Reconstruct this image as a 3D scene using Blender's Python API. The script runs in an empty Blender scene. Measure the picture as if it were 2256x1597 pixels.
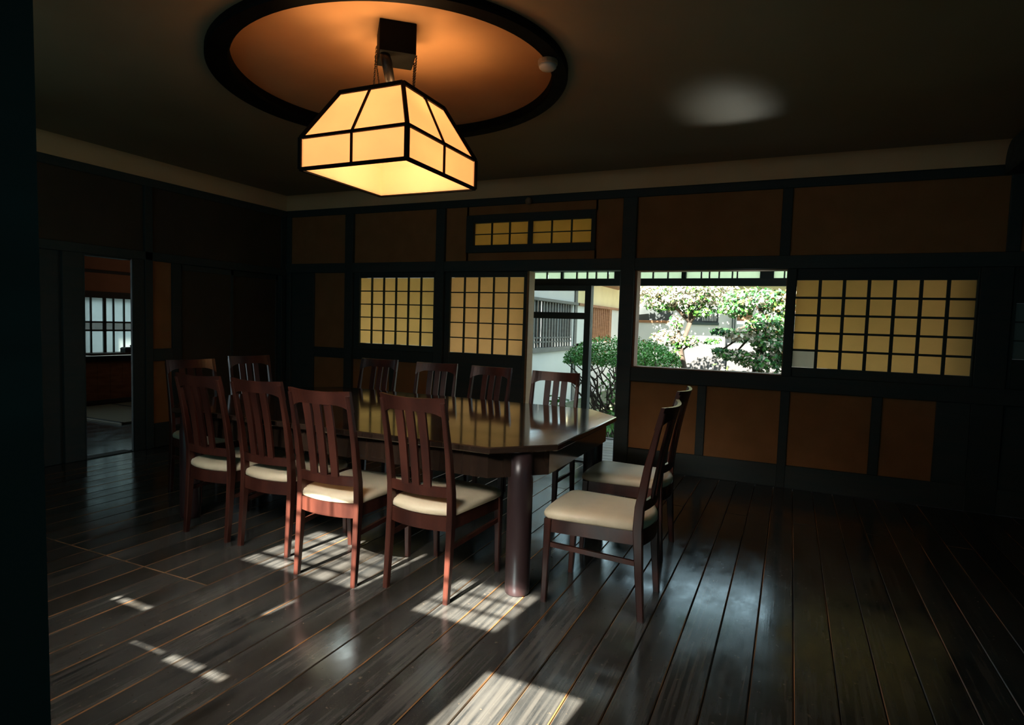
import bpy, bmesh, math, random
from mathutils import Vector, Matrix
random.seed(7)
S = bpy.context.scene
COL = S.collection
PI = math.pi

# ------------------------------------------------------------------ camera
cd = bpy.data.cameras.new('camera'); cam = bpy.data.objects.new('camera', cd); COL.objects.link(cam)
cd.sensor_fit = 'HORIZONTAL'; cd.sensor_width = 36.0
cd.lens = 1337.68 / 2256.0 * 36.0
cd.clip_start = 0.02; cd.clip_end = 200
RIGHT = Vector((0.9079465, 0.4179581, 0.0307271))
DOWN = Vector((0.0543715, -0.0447787, -0.9975162))
FWD = Vector((-0.4155441, 0.9073620, -0.0633817))
m = Matrix.Identity(4)
for i in range(3):
    m[i][0] = RIGHT[i]; m[i][1] = -DOWN[i]; m[i][2] = -FWD[i]
m[2][3] = 1.32
cam.matrix_world = m
S.camera = cam

# ------------------------------------------------------------------ world, sun, daylight, added fills, exposure
w = bpy.data.worlds.new('sky'); S.world = w; w.use_nodes = True
bg = w.node_tree.nodes['Background']
bg.inputs[0].default_value = (0.72, 0.90, 0.98, 1); bg.inputs[1].default_value = 3.0
SUN_EL = math.radians(38); SUN_AZ = 0.10
sd = bpy.data.lights.new('sun', 'SUN'); sd.energy = 50; sd.angle = math.radians(0.5); sd.color = (1.0, 0.93, 0.82)
sun = bpy.data.objects.new('sun', sd); COL.objects.link(sun)
hd = Vector((SUN_AZ, 1, 0)).normalized() * math.cos(SUN_EL)
SUN_DIR = Vector((hd.x, hd.y, -math.sin(SUN_EL)))
sun.rotation_euler = SUN_DIR.to_track_quat('-Z', 'Y').to_euler()
def area(name, loc, direction, sx, sy, power, color, spread=PI):
    l = bpy.data.lights.new(name, 'AREA'); l.shape = 'RECTANGLE'; l.size = sx; l.size_y = sy
    l.energy = power; l.color = color; l.spread = spread
    o = bpy.data.objects.new(name, l); COL.objects.link(o); o.location = loc
    o.rotation_euler = Vector(direction).to_track_quat('-Z', 'Y').to_euler(); return o
# daylight through the openings behind the camera, then the added teal fills
area('daylight_front_window', (-1.75, -0.12, 2.15), (0.0, 1.0, -0.86), 1.6, 0.55, 18, (1.0, 0.93, 0.85), math.radians(56))
area('fill_teal_front', (-3.4, -0.12, 1.3), (0.15, 1.0, 0.0), 2.2, 1.4, 5.5, (0.30, 0.88, 0.92))  # added teal fill, lifts the room's dark tones
area('fill_teal_right', (1.95, 1.6, 1.4), (-1.0, 0.35, 0.1), 2.4, 1.4, 3.0, (0.30, 0.88, 0.92))  # added teal fill in front of the solid right wall
sp = bpy.data.lights.new('ceiling_spot_lamp', 'SPOT'); sp.energy = 130; sp.spot_size = math.radians(9); sp.spot_blend = 1.0; sp.color = (.95, 1.0, .9); sp.shadow_soft_size = .12  # added lamp outside, throws the bright spot on the ceiling
spo = bpy.data.objects.new('ceiling_spot_lamp', sp); COL.objects.link(spo); spo.location = (-.2, 7.5, .3)
spo.rotation_euler = (Vector((-.47, 4.22, 2.74)) - Vector((-.2, 7.5, .3))).to_track_quat('-Z', 'Y').to_euler()
S.view_settings.view_transform = 'Standard'; S.view_settings.look = 'None'
S.view_settings.exposure = 0.0; S.view_settings.gamma = 1.0; S.view_settings.use_curve_mapping = False
S.cycles.use_denoising = True
S.cycles.max_bounces = 10; S.cycles.transparent_max_bounces = 8
S.cycles.sample_clamp_indirect = 6.0
S.cycles.caustics_reflective = False; S.cycles.caustics_refractive = False

# ------------------------------------------------------------------ materials
def nt(name):
    mt = bpy.data.materials.new(name); mt.use_nodes = True
    return mt, mt.node_tree, mt.node_tree.nodes['Principled BSDF']
def L(t, a, b): t.links.new(a, b)
def noise_mat(name, c1, c2, scale=(4, 4, 4), detail=6, rough=(0.5, 0.6), spec=0.5, coat=0.0, bump=0.0, rand=0.0, metallic=0.0, ior=1.5, lo=.35, hi=.65, tint=None):
    mt, t, p = nt(name); N = t.nodes
    tc = N.new('ShaderNodeTexCoord'); mp = N.new('ShaderNodeMapping'); mp.inputs['Scale'].default_value = scale
    nz = N.new('ShaderNodeTexNoise'); nz.inputs['Detail'].default_value = detail; nz.inputs['Scale'].default_value = 1.0
    L(t, tc.outputs['Object'], mp.inputs['Vector']); L(t, mp.outputs[0], nz.inputs['Vector'])
    if rand:
        oi = N.new('ShaderNodeObjectInfo'); ad = N.new('ShaderNodeVectorMath'); ad.operation = 'ADD'
        sc = N.new('ShaderNodeMath'); sc.operation = 'MULTIPLY'; sc.inputs[1].default_value = 37.0
        L(t, oi.outputs['Random'], sc.inputs[0]); L(t, mp.outputs[0], ad.inputs[0]); L(t, sc.outputs[0], ad.inputs[1])
        L(t, ad.outputs[0], nz.inputs['Vector'])
    mr = N.new('ShaderNodeMapRange'); mr.inputs[1].default_value = lo; mr.inputs[2].default_value = hi
    L(t, nz.outputs['Fac'], mr.inputs[0])
    mx = N.new('ShaderNodeMix'); mx.data_type = 'RGBA'
    mx.inputs[6].default_value = (*c1, 1); mx.inputs[7].default_value = (*c2, 1)
    L(t, mr.outputs[0], mx.inputs[0])
    out = mx.outputs[2]
    if rand:
        hs = N.new('ShaderNodeHueSaturation'); m2 = N.new('ShaderNodeMapRange')
        m2.inputs[3].default_value = 1 - rand; m2.inputs[4].default_value = 1 + rand
        L(t, oi.outputs['Random'], m2.inputs[0]); L(t, m2.outputs[0], hs.inputs['Value']); L(t, out, hs.inputs['Color']); out = hs.outputs[0]
    L(t, out, p.inputs['Base Color'])
    mq = N.new('ShaderNodeMapRange'); mq.inputs[3].default_value = rough[0]; mq.inputs[4].default_value = rough[1]
    L(t, mr.outputs[0], mq.inputs[0]); L(t, mq.outputs[0], p.inputs['Roughness'])
    p.inputs['Specular IOR Level'].default_value = spec; p.inputs['Metallic'].default_value = metallic
    p.inputs['Coat Weight'].default_value = coat; p.inputs['Coat Roughness'].default_value = 0.12
    p.inputs['IOR'].default_value = ior
    if tint: p.inputs['Specular Tint'].default_value = (*tint, 1)
    if bump:
        b = N.new('ShaderNodeBump'); b.inputs['Strength'].default_value = bump; b.inputs['Distance'].default_value = 0.004
        L(t, nz.outputs['Fac'], b.inputs['Height']); L(t, b.outputs[0], p.inputs['Normal'])
    return mt
def paper_mat(name, c, trans=0.6):
    mt, t, p = nt(name); N = t.nodes; t.nodes.remove(p)
    o = N['Material Output']
    tc = N.new('ShaderNodeTexCoord'); nz = N.new('ShaderNodeTexNoise'); nz.inputs['Scale'].default_value = 14; nz.inputs['Detail'].default_value = 5
    L(t, tc.outputs['Object'], nz.inputs['Vector'])
    mx = N.new('ShaderNodeMix'); mx.data_type = 'RGBA'
    mx.inputs[6].default_value = (*[v * 0.9 for v in c], 1); mx.inputs[7].default_value = (*c, 1)
    L(t, nz.outputs['Fac'], mx.inputs[0])
    d = N.new('ShaderNodeBsdfDiffuse'); tr = N.new('ShaderNodeBsdfTranslucent'); ms = N.new('ShaderNodeMixShader')
    L(t, mx.outputs[2], d.inputs['Color']); L(t, mx.outputs[2], tr.inputs['Color'])
    ms.inputs[0].default_value = trans; L(t, d.outputs[0], ms.inputs[1]); L(t, tr.outputs[0], ms.inputs[2]); L(t, ms.outputs[0], o.inputs[0])
    return mt
def lit_mat(name, c, strength, base):
    mt, t, p = nt(name); N = t.nodes; o = N['Material Output']
    tc = N.new('ShaderNodeTexCoord'); nz = N.new('ShaderNodeTexNoise'); nz.inputs['Scale'].default_value = 5
    L(t, tc.outputs['Object'], nz.inputs['Vector'])
    mr = N.new('ShaderNodeMapRange'); mr.inputs[3].default_value = strength * .75; mr.inputs[4].default_value = strength * 1.25
    L(t, nz.outputs['Fac'], mr.inputs[0])
    e = N.new('ShaderNodeEmission'); e.inputs[0].default_value = (*c, 1); L(t, mr.outputs[0], e.inputs[1])
    tr = N.new('ShaderNodeBsdfTranslucent'); tr.inputs[0].default_value = (*base, 1)
    d = N.new('ShaderNodeBsdfDiffuse'); d.inputs[0].default_value = (*base, 1)
    m1 = N.new('ShaderNodeMixShader'); m1.inputs[0].default_value = .5; L(t, d.outputs[0], m1.inputs[1]); L(t, tr.outputs[0], m1.inputs[2])
    ad = N.new('ShaderNodeAddShader'); L(t, m1.outputs[0], ad.inputs[0]); L(t, e.outputs[0], ad.inputs[1]); L(t, ad.outputs[0], o.inputs[0])
    t.nodes.remove(p)
    return mt
M = {}
M['dark_wood'] = noise_mat('dark_wood', (.040, .062, .060), (.058, .070, .065), (3, 3, 22), rough=(.5, .65), spec=.3, rand=.15, bump=.15)
M['dark_wood_h'] = noise_mat('dark_wood_h', (.040, .062, .060), (.058, .070, .065), (2, 14, 22), rough=(.5, .65), spec=.3, rand=.15, bump=.15)
M['plaster'] = noise_mat('plaster', (.36, .175, .065), (.42, .205, .08), (5, 5, 5), rough=(.85, .95), spec=.2, bump=.15)
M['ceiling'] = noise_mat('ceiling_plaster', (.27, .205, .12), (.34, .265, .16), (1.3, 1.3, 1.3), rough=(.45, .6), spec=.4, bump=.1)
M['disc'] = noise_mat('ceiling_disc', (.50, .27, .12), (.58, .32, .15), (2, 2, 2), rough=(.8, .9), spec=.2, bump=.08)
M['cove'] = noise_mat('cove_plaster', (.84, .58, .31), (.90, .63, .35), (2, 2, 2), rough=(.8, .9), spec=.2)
def plank_mat():
    mt, t, p = nt('floor_plank'); N = t.nodes
    tc = N.new('ShaderNodeTexCoord'); oi = N.new('ShaderNodeObjectInfo')
    sc = N.new('ShaderNodeMath'); sc.operation = 'MULTIPLY'; sc.inputs[1].default_value = 53.0; L(t, oi.outputs['Random'], sc.inputs[0])
    def nz(scale, detail, rough_=.55):
        mp = N.new('ShaderNodeMapping'); mp.inputs['Scale'].default_value = scale; ad = N.new('ShaderNodeVectorMath'); ad.operation = 'ADD'
        n = N.new('ShaderNodeTexNoise'); n.inputs['Scale'].default_value = 1; n.inputs['Detail'].default_value = detail; n.inputs['Roughness'].default_value = rough_
        L(t, tc.outputs['Object'], mp.inputs[0]); L(t, mp.outputs[0], ad.inputs[0]); L(t, sc.outputs[0], ad.inputs[1]); L(t, ad.outputs[0], n.inputs['Vector']); return n.outputs['Fac']
    def rng_(src, a, b, lo=0., hi=1.):
        m_ = N.new('ShaderNodeMapRange'); m_.inputs[1].default_value = a; m_.inputs[2].default_value = b; m_.inputs[3].default_value = lo; m_.inputs[4].default_value = hi; L(t, src, m_.inputs[0]); return m_.outputs[0]
    def mix(f, a, b):
        m_ = N.new('ShaderNodeMix'); m_.data_type = 'RGBA'; L(t, f, m_.inputs[0])
        for k, q in ((6, a), (7, b)):
            if isinstance(q, tuple): m_.inputs[k].default_value = (*q, 1)
            else: L(t, q, m_.inputs[k])
        return m_.outputs[2]
    grain = nz((60, 1.6, 8), 6); blotch = nz((7, 4, 4), 9, .65); fine = nz((45, 40, 20), 5); wear = nz((3.5, .8, 2), 5)
    c = mix(rng_(grain, .38, .64), (.022, .024, .024), (.082, .078, .068))
    c = mix(rng_(blotch, .40, .80, 0, .8), c, (.088, .088, .080))
    c = mix(rng_(wear, .50, .66, 0, .75), c, (.020, .016, .011))
    c = mix(rng_(fine, .66, .74, 0, .6), c, (.20, .16, .11))
    hs = N.new('ShaderNodeHueSaturation'); L(t, rng_(oi.outputs['Random'], 0, 1, .78, 1.2), hs.inputs['Value']); L(t, c, hs.inputs['Color']); L(t, hs.outputs[0], p.inputs['Base Color'])
    L(t, rng_(blotch, .35, .70, .11, .27), p.inputs['Roughness']); p.inputs['IOR'].default_value = 1.65
    p.inputs['Specular IOR Level'].default_value = .9; p.inputs['Specular Tint'].default_value = (.55, .88, 1.0, 1)
    b = N.new('ShaderNodeBump'); b.inputs['Strength'].default_value = .10; b.inputs['Distance'].default_value = .004; L(t, blotch, b.inputs['Height'])
    b2 = N.new('ShaderNodeBump'); b2.inputs['Strength'].default_value = .10; b2.inputs['Distance'].default_value = .002; L(t, grain, b2.inputs['Height']); L(t, b.outputs[0], b2.inputs['Normal']); L(t, b2.outputs[0], p.inputs['Normal'])
    return mt
M['plank'] = plank_mat()
M['plank_edge'] = noise_mat('floor_plank_worn_edge', (.04, .03, .02), (.46, .22, .08), (3, 1.5, 3), rough=(.4, .5), rand=.3, lo=.45, hi=.66)
M['subfloor'] = noise_mat('subfloor', (.01, .01, .01), (.015, .014, .013), (4, 4, 4))
M['mahogany'] = noise_mat('mahogany', (.032, .010, .007), (.080, .023, .014), (9, 9, 2.2), rough=(.28, .38), spec=.5, rand=.10)
M['leather'] = noise_mat('cream_leather', (.72, .62, .42), (.78, .68, .48), (12, 12, 12), rough=(.35, .45), spec=.5, bump=.05)
M['table'] = noise_mat('table_lacquer', (.022, .014, .010), (.040, .024, .016), (14, 2, 2), rough=(.06, .10), spec=.6, coat=.4)
M['table_leg'] = noise_mat('table_leg_lacquer', (.024, .014, .015), (.040, .021, .021), (5, 5, 2), rough=(.3, .4), spec=.5)
M['paper'] = paper_mat('shoji_paper', (1.0, .76, .42), .90)
M['paper_warm'] = paper_mat('shoji_paper_warm', (1.0, .70, .42), .92)
M['paper_amber'] = paper_mat('shoji_paper_amber', (1.0, .64, .30), .95)
M['jamb_wood'] = noise_mat('lit_jamb_wood', (.26, .14, .05), (.32, .18, .07), (4, 4, 20))  # paler wood: the jamb's lit edge is put into the colour
M['paper_new'] = paper_mat('shoji_paper_new', (.88, .84, .74), .7)
M['paper_dim'] = paper_mat('shoji_paper_dim', (.20, .26, .26), .5)  # dimness of the far right screen is put into the paper colour
M['frost'] = paper_mat('frosted_pane', (.88, .96, .78), .88)
M['frost_cool'] = paper_mat('frosted_pane_cool', (.86, .94, .92), .85)
M['lamp_frame'] = noise_mat('lamp_frame_wood', (.002, .002, .002), (.004, .004, .003), (6, 6, 6), rough=(.6, .7), spec=.08)
M['lamp_paper'] = lit_mat('lamp_paper', (1.0, .44, .14), .58, (.88, .68, .52))
M['bulb'] = lit_mat('lamp_bulb', (1.0, .62, .28), 6.0, (.9, .8, .6))
M['metal'] = noise_mat('dark_metal', (.02, .02, .02), (.04, .035, .03), (20, 20, 20), rough=(.35, .45), metallic=.8)
M['brass'] = noise_mat('brass', (.35, .25, .10), (.45, .33, .15), (20, 20, 20), rough=(.3, .4), metallic=.9)
M['white_plastic'] = noise_mat('white_plastic', (.45, .47, .42), (.5, .52, .47), (8, 8, 8), rough=(.35, .4))
M['amber_plastic'] = noise_mat('aged_plastic', (.26, .19, .12), (.3, .22, .14), (8, 8, 8), rough=(.35, .4))
M['deck'] = noise_mat('deck_board', (.16, .18, .17), (.26, .28, .27), (1.2, 16, 4), rough=(.3, .45), rand=.12, bump=.2)
M['gravel'] = noise_mat('garden_ground', (.12, .11, .08), (.07, .11, .04), (3, 3, 3), rough=(.9, 1), bump=.5)
M['garden_plaster'] = noise_mat('garden_plaster', (.56, .56, .55), (.62, .61, .59), (2, 2, 2), rough=(.85, .95))
M['wall_sunlit'] = noise_mat('garden_wall_plaster', (.065, .065, .065), (.085, .085, .08), (2, 2, 2), rough=(.85, .95))  # white plaster darkened in its colour to offset the sun
M['frieze'] = noise_mat('garden_frieze_plaster', (.72, .60, .34), (.80, .68, .40), (2, 2, 2), rough=(.85, .95))  # yellow of bounced light is put into the plaster colour
M['brown_wood'] = noise_mat('garden_brown_wood', (.22, .095, .04), (.32, .15, .07), (4, 4, 20), rough=(.6, .7))
M['grey_wood'] = noise_mat('garden_grey_wood', (.085, .085, .08), (.13, .13, .125), (4, 4, 20), rough=(.6, .7))
M['glass_dark'] = noise_mat('garden_dark_glass', (.05, .06, .06), (.09, .10, .10), (1, 1, 1), rough=(.1, .2), spec=.6)
M['tile'] = noise_mat('roof_tile', (.10, .11, .12), (.16, .17, .18), (3, 3, 3), rough=(.5, .6))
M['leaf'] = noise_mat('leaf_green', (.022, .13, .014), (.10, .28, .04), (5, 5, 5), rough=(.35, .5), rand=.1, lo=.3, hi=.7)
M['leaf_dark'] = noise_mat('leaf_dark', (.015, .075, .025), (.05, .20, .05), (6, 6, 6), rough=(.3, .45), lo=.3, hi=.7)
M['leaf_shrub'] = noise_mat('leaf_shrub', (.05, .26, .05), (.16, .50, .09), (6, 6, 6), rough=(.35, .5))
M['leaf_glare'] = noise_mat('leaf_glare', (.42, .40, .28), (.62, .54, .44), (4, 4, 4), rough=(.3, .45))  # glare of sunlit leaves put into the leaf colour
M['leaf_gold'] = noise_mat('leaf_gold', (.36, .18, .05), (.42, .28, .08), (4, 4, 4), rough=(.4, .5))
M['bark'] = noise_mat('bark', (.035, .028, .020), (.09, .065, .045), (8, 8, 3), rough=(.8, .9), bump=.5)
M['room_plaster'] = noise_mat('side_room_plaster', (.45, .25, .15), (.52, .29, .17), (3, 3, 3), rough=(.85, .9))
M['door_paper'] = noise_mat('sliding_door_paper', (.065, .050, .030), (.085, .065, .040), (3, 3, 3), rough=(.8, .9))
M['tatami'] = noise_mat('tatami', (.20, .20, .13), (.26, .25, .17), (60, 3, 3), rough=(.5, .6), bump=.2)

# ------------------------------------------------------------------ helpers
def tag(o, label=None, cat=None, group=None, kind=None):
    if label: o['label'] = label
    if cat: o['category'] = cat
    if group: o['group'] = group
    if kind: o['kind'] = kind
    return o
def empty(name, loc=(0, 0, 0), rz=0, parent=None):
    o = bpy.data.objects.new(name, None); COL.objects.link(o); o.location = loc; o.rotation_euler = (0, 0, rz); o.empty_display_size = .1
    if parent: o.parent = parent
    return o
def struct(name, label=None, loc=(0, 0, 0)):
    o = empty(name, loc); o['kind'] = 'structure'
    if label: o['label'] = label
    return o
def finish(name, bm, mat, parent=None, smooth=False, loc=None):
    me = bpy.data.meshes.new(name); bm.normal_update(); bm.to_mesh(me); bm.free()
    for mm in (mat if isinstance(mat, (list, tuple)) else [mat]): me.materials.append(M[mm])
    if smooth:
        for p in me.polygons: p.use_smooth = True
    o = bpy.data.objects.new(name, me); COL.objects.link(o)
    if parent: o.parent = parent
    if loc: o.location = loc
    return o
def add_box(bm, x0, x1, y0, y1, z0, z1, bev=0.0, matx=None):
    vs = [bm.verts.new(Vector((x, y, z))) for x in (x0, x1) for y in (y0, y1) for z in (z0, z1)]
    F = [(0, 1, 3, 2), (4, 6, 7, 5), (0, 4, 5, 1), (2, 3, 7, 6), (0, 2, 6, 4), (1, 5, 7, 3)]
    fs = [bm.faces.new([vs[i] for i in f]) for f in F]
    if bev:
        es = list({e for f in fs for e in f.edges})
        r = bmesh.ops.bevel(bm, geom=es, offset=bev, segments=1, affect='EDGES', profile=.5)
        vs = list({v for f in r['faces'] for v in f.verts} | {v for v in vs if v.is_valid})
    if matx is not None:
        for v in vs: v.co = matx @ v.co
    return vs
def box(name, x0, x1, y0, y1, z0, z1, mat, parent=None, bev=0.003, **k):
    bm = bmesh.new(); add_box(bm, x0, x1, y0, y1, z0, z1, bev)
    return finish(name, bm, mat, parent, **k)
def add_tube(bm, pts, radii, n=6, cap=True):
    rings = []
    up = Vector((0.13, 0.31, 1)).normalized()
    for i, p in enumerate(pts):
        p = Vector(p)
        d = (Vector(pts[min(i + 1, len(pts) - 1)]) - Vector(pts[max(i - 1, 0)])).normalized()
        a = d.cross(up)
        if a.length < 1e-3: a = d.cross(Vector((1, 0, 0)))
        a.normalize(); b = d.cross(a)
        r = radii[i] if isinstance(radii, (list, tuple)) else radii
        rings.append([bm.verts.new(p + a * r * math.cos(2 * PI * k / n) + b * r * math.sin(2 * PI * k / n)) for k in range(n)])
    for i in range(len(rings) - 1):
        for k in range(n):
            bm.faces.new([rings[i][k], rings[i][(k + 1) % n], rings[i + 1][(k + 1) % n], rings[i + 1][k]])
    if cap:
        bm.faces.new(rings[0][::-1]); bm.faces.new(rings[-1])
def add_lathe(bm, prof, n=32, c=(0, 0)):
    rings = []
    for r, z in prof:
        rings.append([bm.verts.new((c[0] + r * math.cos(2 * PI * k / n), c[1] + r * math.sin(2 * PI * k / n), z)) for k in range(n)])
    for i in range(len(rings) - 1):
        for k in range(n):
            bm.faces.new([rings[i][k], rings[i][(k + 1) % n], rings[i + 1][(k + 1) % n], rings[i + 1][k]])
    if prof[0][0] > 1e-5: bm.faces.new(rings[0][::-1])
    if prof[-1][0] > 1e-5: bm.faces.new(rings[-1])
    bmesh.ops.remove_doubles(bm, verts=bm.verts, dist=1e-6)
def add_loft(bm, secs):
    """secs: list of lists of 3-D points (closed rings with the same count)"""
    rings = [[bm.verts.new(Vector(p)) for p in s] for s in secs]
    n = len(rings[0])
    for i in range(len(rings) - 1):
        for k in range(n):
            bm.faces.new([rings[i][k], rings[i][(k + 1) % n], rings[i + 1][(k + 1) % n], rings[i + 1][k]])
    bm.faces.new(rings[0][::-1]); bm.faces.new(rings[-1])
    bmesh.ops.recalc_face_normals(bm, faces=bm.faces)
def bar(name, p, q, w_, h_, mat, parent, n=4):
    """square bar between p and q"""
    bm = bmesh.new(); p = Vector(p); q = Vector(q); d = (q - p); l = d.length; d.normalize()
    a = d.cross(Vector((0, 0, 1)))
    if a.length < 1e-3: a = Vector((1, 0, 0))
    a.normalize(); b = d.cross(a)
    add_loft(bm, [[c + a * sx * w_ / 2 + b * sy * h_ / 2 for sx, sy in ((-1, -1), (1, -1), (1, 1), (-1, 1))] for c in (p, q)])
    return finish(name, bm, mat, parent)
def copy_tree(o, parent=None):
    c = o.copy(); COL.objects.link(c); c.parent = parent
    for ch in [x for x in o.children]: copy_tree(ch, c)
    return c

# =================================================================== STRUCTURE
YB = 5.6           # room face of the back wall
XL = -5.62         # room face of the left wall
XR = 2.10
CZ = 2.74          # ceiling
YF = -0.20         # outside face of the wall behind the camera

# ---- floor: sub-floor and every plank
fl = box('floor', -12.6, XR, -0.3, 5.72, -0.08, -0.030, 'subfloor', bev=0); tag(fl, 'dark worn plank floor of the dining room', None, None, 'structure')
PLM = {}
def plank(x0, x1, y0, y1, par=fl, mat=('plank', 'plank_edge')):
    key = (round(x1 - x0, 3), round(y1 - y0, 3))
    if key not in PLM:
        hx, hy = (x1 - x0) / 2, (y1 - y0) / 2
        g, b = .0016, .0032
        bm = bmesh.new()
        add_loft(bm, [[(-hx + g, -hy + g, -.03), (hx - g, -hy + g, -.03), (hx - g, hy - g, -.03), (-hx + g, hy - g, -.03)],
                      [(-hx + g, -hy + g, -b), (hx - g, -hy + g, -b), (hx - g, hy - g, -b), (-hx + g, hy - g, -b)],
                      [(-hx + g + b, -hy + g + b, 0), (hx - g - b, -hy + g + b, 0), (hx - g - b, hy - g - b, 0), (-hx + g + b, hy - g - b, 0)]])
        for f in bm.faces:
            if .2 < f.normal.z < .95: f.material_index = 1
        me = bpy.data.meshes.new('plank'); bm.to_mesh(me); bm.free()
        for q in mat: me.materials.append(M[q])
        PLM[key] = me
    o = bpy.data.objects.new('plank', PLM[key]); COL.objects.link(o); o.parent = par
    o.location = ((x0 + x1) / 2, (y0 + y1) / 2, 0); return o
xs = [-0.07]
while xs[0] > -0.95: xs.insert(0, xs[0] - .1475)
for _ in range(20):
    if xs[0] - .157 < XL: break
    xs.insert(0, xs[0] - .157)
xs.insert(0, XL)
while len(xs) and xs[1] - xs[0] > .3: xs.insert(1, xs[1] - .157)
while xs[-1] < XR - .1475: xs.append(xs[-1] + .1475)
xs.append(XR)
for i in range(len(xs) - 1):
    a, b = xs[i], xs[i + 1]
    if b < -2.45: cut = [-.2, 2.02, 5.6]
    elif i % 3 == 0: cut = [-.2, 4.6, 5.6]
    else: cut = [-.2, 5.6]
    for j in range(len(cut) - 1): plank(a, b, cut[j], cut[j + 1])

# ---- back wall: posts, rails, plaster panels, boards
wb = struct('wall_back', 'long timber framed wall with ochre plaster panels and paper screens')
def wpanel(x0, x1, z0, z1, mat='plaster', name='plaster_panel'): return box(name, x0 - .01, x1 + .01, YB + .022, YB + .07, z0 - .01, z1 + .01, mat, wb, bev=0)
def post(x0, x1, z0, z1, par=wb, y0=YB, y1=YB + .13, name='post'): return box(name, x0, x1, y0, y1, z0, z1, 'dark_wood', par, bev=.004)
def rail(x0, x1, z0, z1, par=wb, y0=YB + .004, y1=YB + .125, name='rail'): return box(name, x0, x1, y0, y1, z0, z1, 'dark_wood_h', par, bev=.004)
rail(XL, XR, 2.517, 2.592)                       # top plate under the cove
rail(XL, XR, 1.851, 1.960, y0=YB - .012)         # head rail over doors and windows
# the posts
for a, b, z0, z1 in ((-4.713, -4.600, 0, 2.517), (-3.494, -3.387, 0, 2.517), (-1.475, -1.345, 0, 2.517)): post(a, b, z0, z1, y0=YB - .016)
post(-.128, -.049, 1.96, 2.517); post(-.057, .013, 0, 1.851); post(1.262, 1.46, 0, 1.851); post(1.40, 1.48, 1.96, 2.517)
post(-5.20, -5.184, 0, 1.851); post(-5.62, -5.55, 0, 2.517)
# upper plaster
for a, b in ((-5.55, -4.713), (-4.600, -3.494), (-.049, 1.40), (-1.345, -.128), (1.48, XR)): wpanel(a, b, 1.96, 2.517)
wpanel(-3.387, -3.13, 1.96, 2.517); wpanel(-1.737, -1.475, 1.96, 2.517); wpanel(-3.13, -1.737, 1.96, 2.043); wpanel(-3.13, -1.737, 2.426, 2.517)
# left bays
box('wood_panel', -5.55, -5.20, YB + .03, YB + .07, 0.0, 1.851, 'dark_wood', wb, bev=0)
wpanel(-5.184, -4.713, .979, 1.851)
rail(-5.20, -4.713, .861, .979); wpanel(-5.184, -4.713, .19, .861)
rail(-4.600, -3.494, .861, .985); wpanel(-4.600, -3.494, .19, .861); post(-4.08, -4.02, .19, .861)
rail(-5.55, -2.44, 0, .19)
# right dado
rail(-1.345, XR, .826, .952, y0=YB - .012)
rail(-1.345, XR, 0, .195)
for a, b in ((-1.345, -.736), (-.662, -.057), (.013, .614), (.685, 1.045)): wpanel(a, b, .195, .826)
post(-.736, -.662, .195, .826); post(.614, .685, .195, .826); post(1.045, 1.262, .195, .826)
box('wood_panel', 1.46, XR, YB + .03, YB + .07, .195, .826, 'dark_wood', wb, bev=0)

# ---- lattice windows of the back wall
def lattice(win, x0, x1, z0, z1, nc, nr, y=YB + .045, mw=.016, mat='paper', odd=None, mb=.012):
    """paper panes between wooden muntins; x0..z1 is the outline of the panes"""
    cw, rh = (x1 - x0) / nc, (z1 - z0) / nr
    for c in range(1, nc): box('muntin', x0 + c * cw - mw / 2, x0 + c * cw + mw / 2, y - .020, y, z0, z1, 'dark_wood', win, bev=0)
    for r in range(1, nr): box('muntin', x0, x1, y - .017, y - .002, z0 + r * rh - mb / 2, z0 + r * rh + mb / 2, 'dark_wood_h', win, bev=0)
    for c in range(nc):
        for r in range(nr):
            mm = mat if not (odd and (c, r) in odd) else odd[(c, r)]
            box('paper_pane', x0 + c * cw + .001, x0 + (c + 1) * cw - .001, y, y + .002, z0 + r * rh + .001, z0 + (r + 1) * rh - .001, mm, win, bev=0)
def frame(win, X0, X1, Z0, Z1, x0, x1, z0, z1, y0=YB + .02, y1=YB + .055):
    box('stile', X0, x0, y0, y1, Z0, Z1, 'dark_wood', win); box('stile', x1, X1, y0, y1, Z0, Z1, 'dark_wood', win)
    box('frame_rail', x0, x1, y0, y1, Z0, z0, 'dark_wood_h', win); box('frame_rail', x0, x1, y0, y1, z1, Z1, 'dark_wood_h', win)
w2 = struct('window_2', 'paper screen window of six by five panes left of the other screens')
lattice(w2, -4.520, -3.530, 1.050, 1.791, 6, 5); frame(w2, -4.6, -3.494, .985, 1.851, -4.520, -3.530, 1.050, 1.791)
w3 = struct('window_3', 'sliding paper screen of five by five amber panes beside the doorway')
lattice(w3, -3.324, -2.469, 1.000, 1.794, 5, 5, mat='paper_warm'); frame(w3, -3.387, -2.425, .19, 1.851, -3.324, -2.469, 1.000, 1.794)
w4 = struct('window_4', 'wide paper screen of seven by five panes right of the garden window')
lattice(w4, .017, 1.248, 1.030, 1.758, 7, 5, odd={(0, 0): 'paper_new'}, mw=.024, mb=.018); frame(w4, .013, 1.262, .952, 1.851, .017, 1.248, 1.030, 1.758)
w5 = struct('window_5', 'dim bluish paper screen at the far right end of the wall')
lattice(w5, 1.49, 2.01, 1.172, 1.585, 2, 3, mat='paper_dim'); frame(w5, 1.46, XR, .952, 1.851, 1.49, 2.01, 1.172, 1.585)
w6 = struct('window_6', 'small transom window with two rows of amber panes high on the wall')
ty = YB - .012
for a, b in ((-3.045, -2.440), (-2.392, -1.778)): lattice(w6, a, b, 2.118, 2.345, 3, 2, y=YB + .03, mw=.013, mb=.009, mat='paper_amber')
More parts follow.
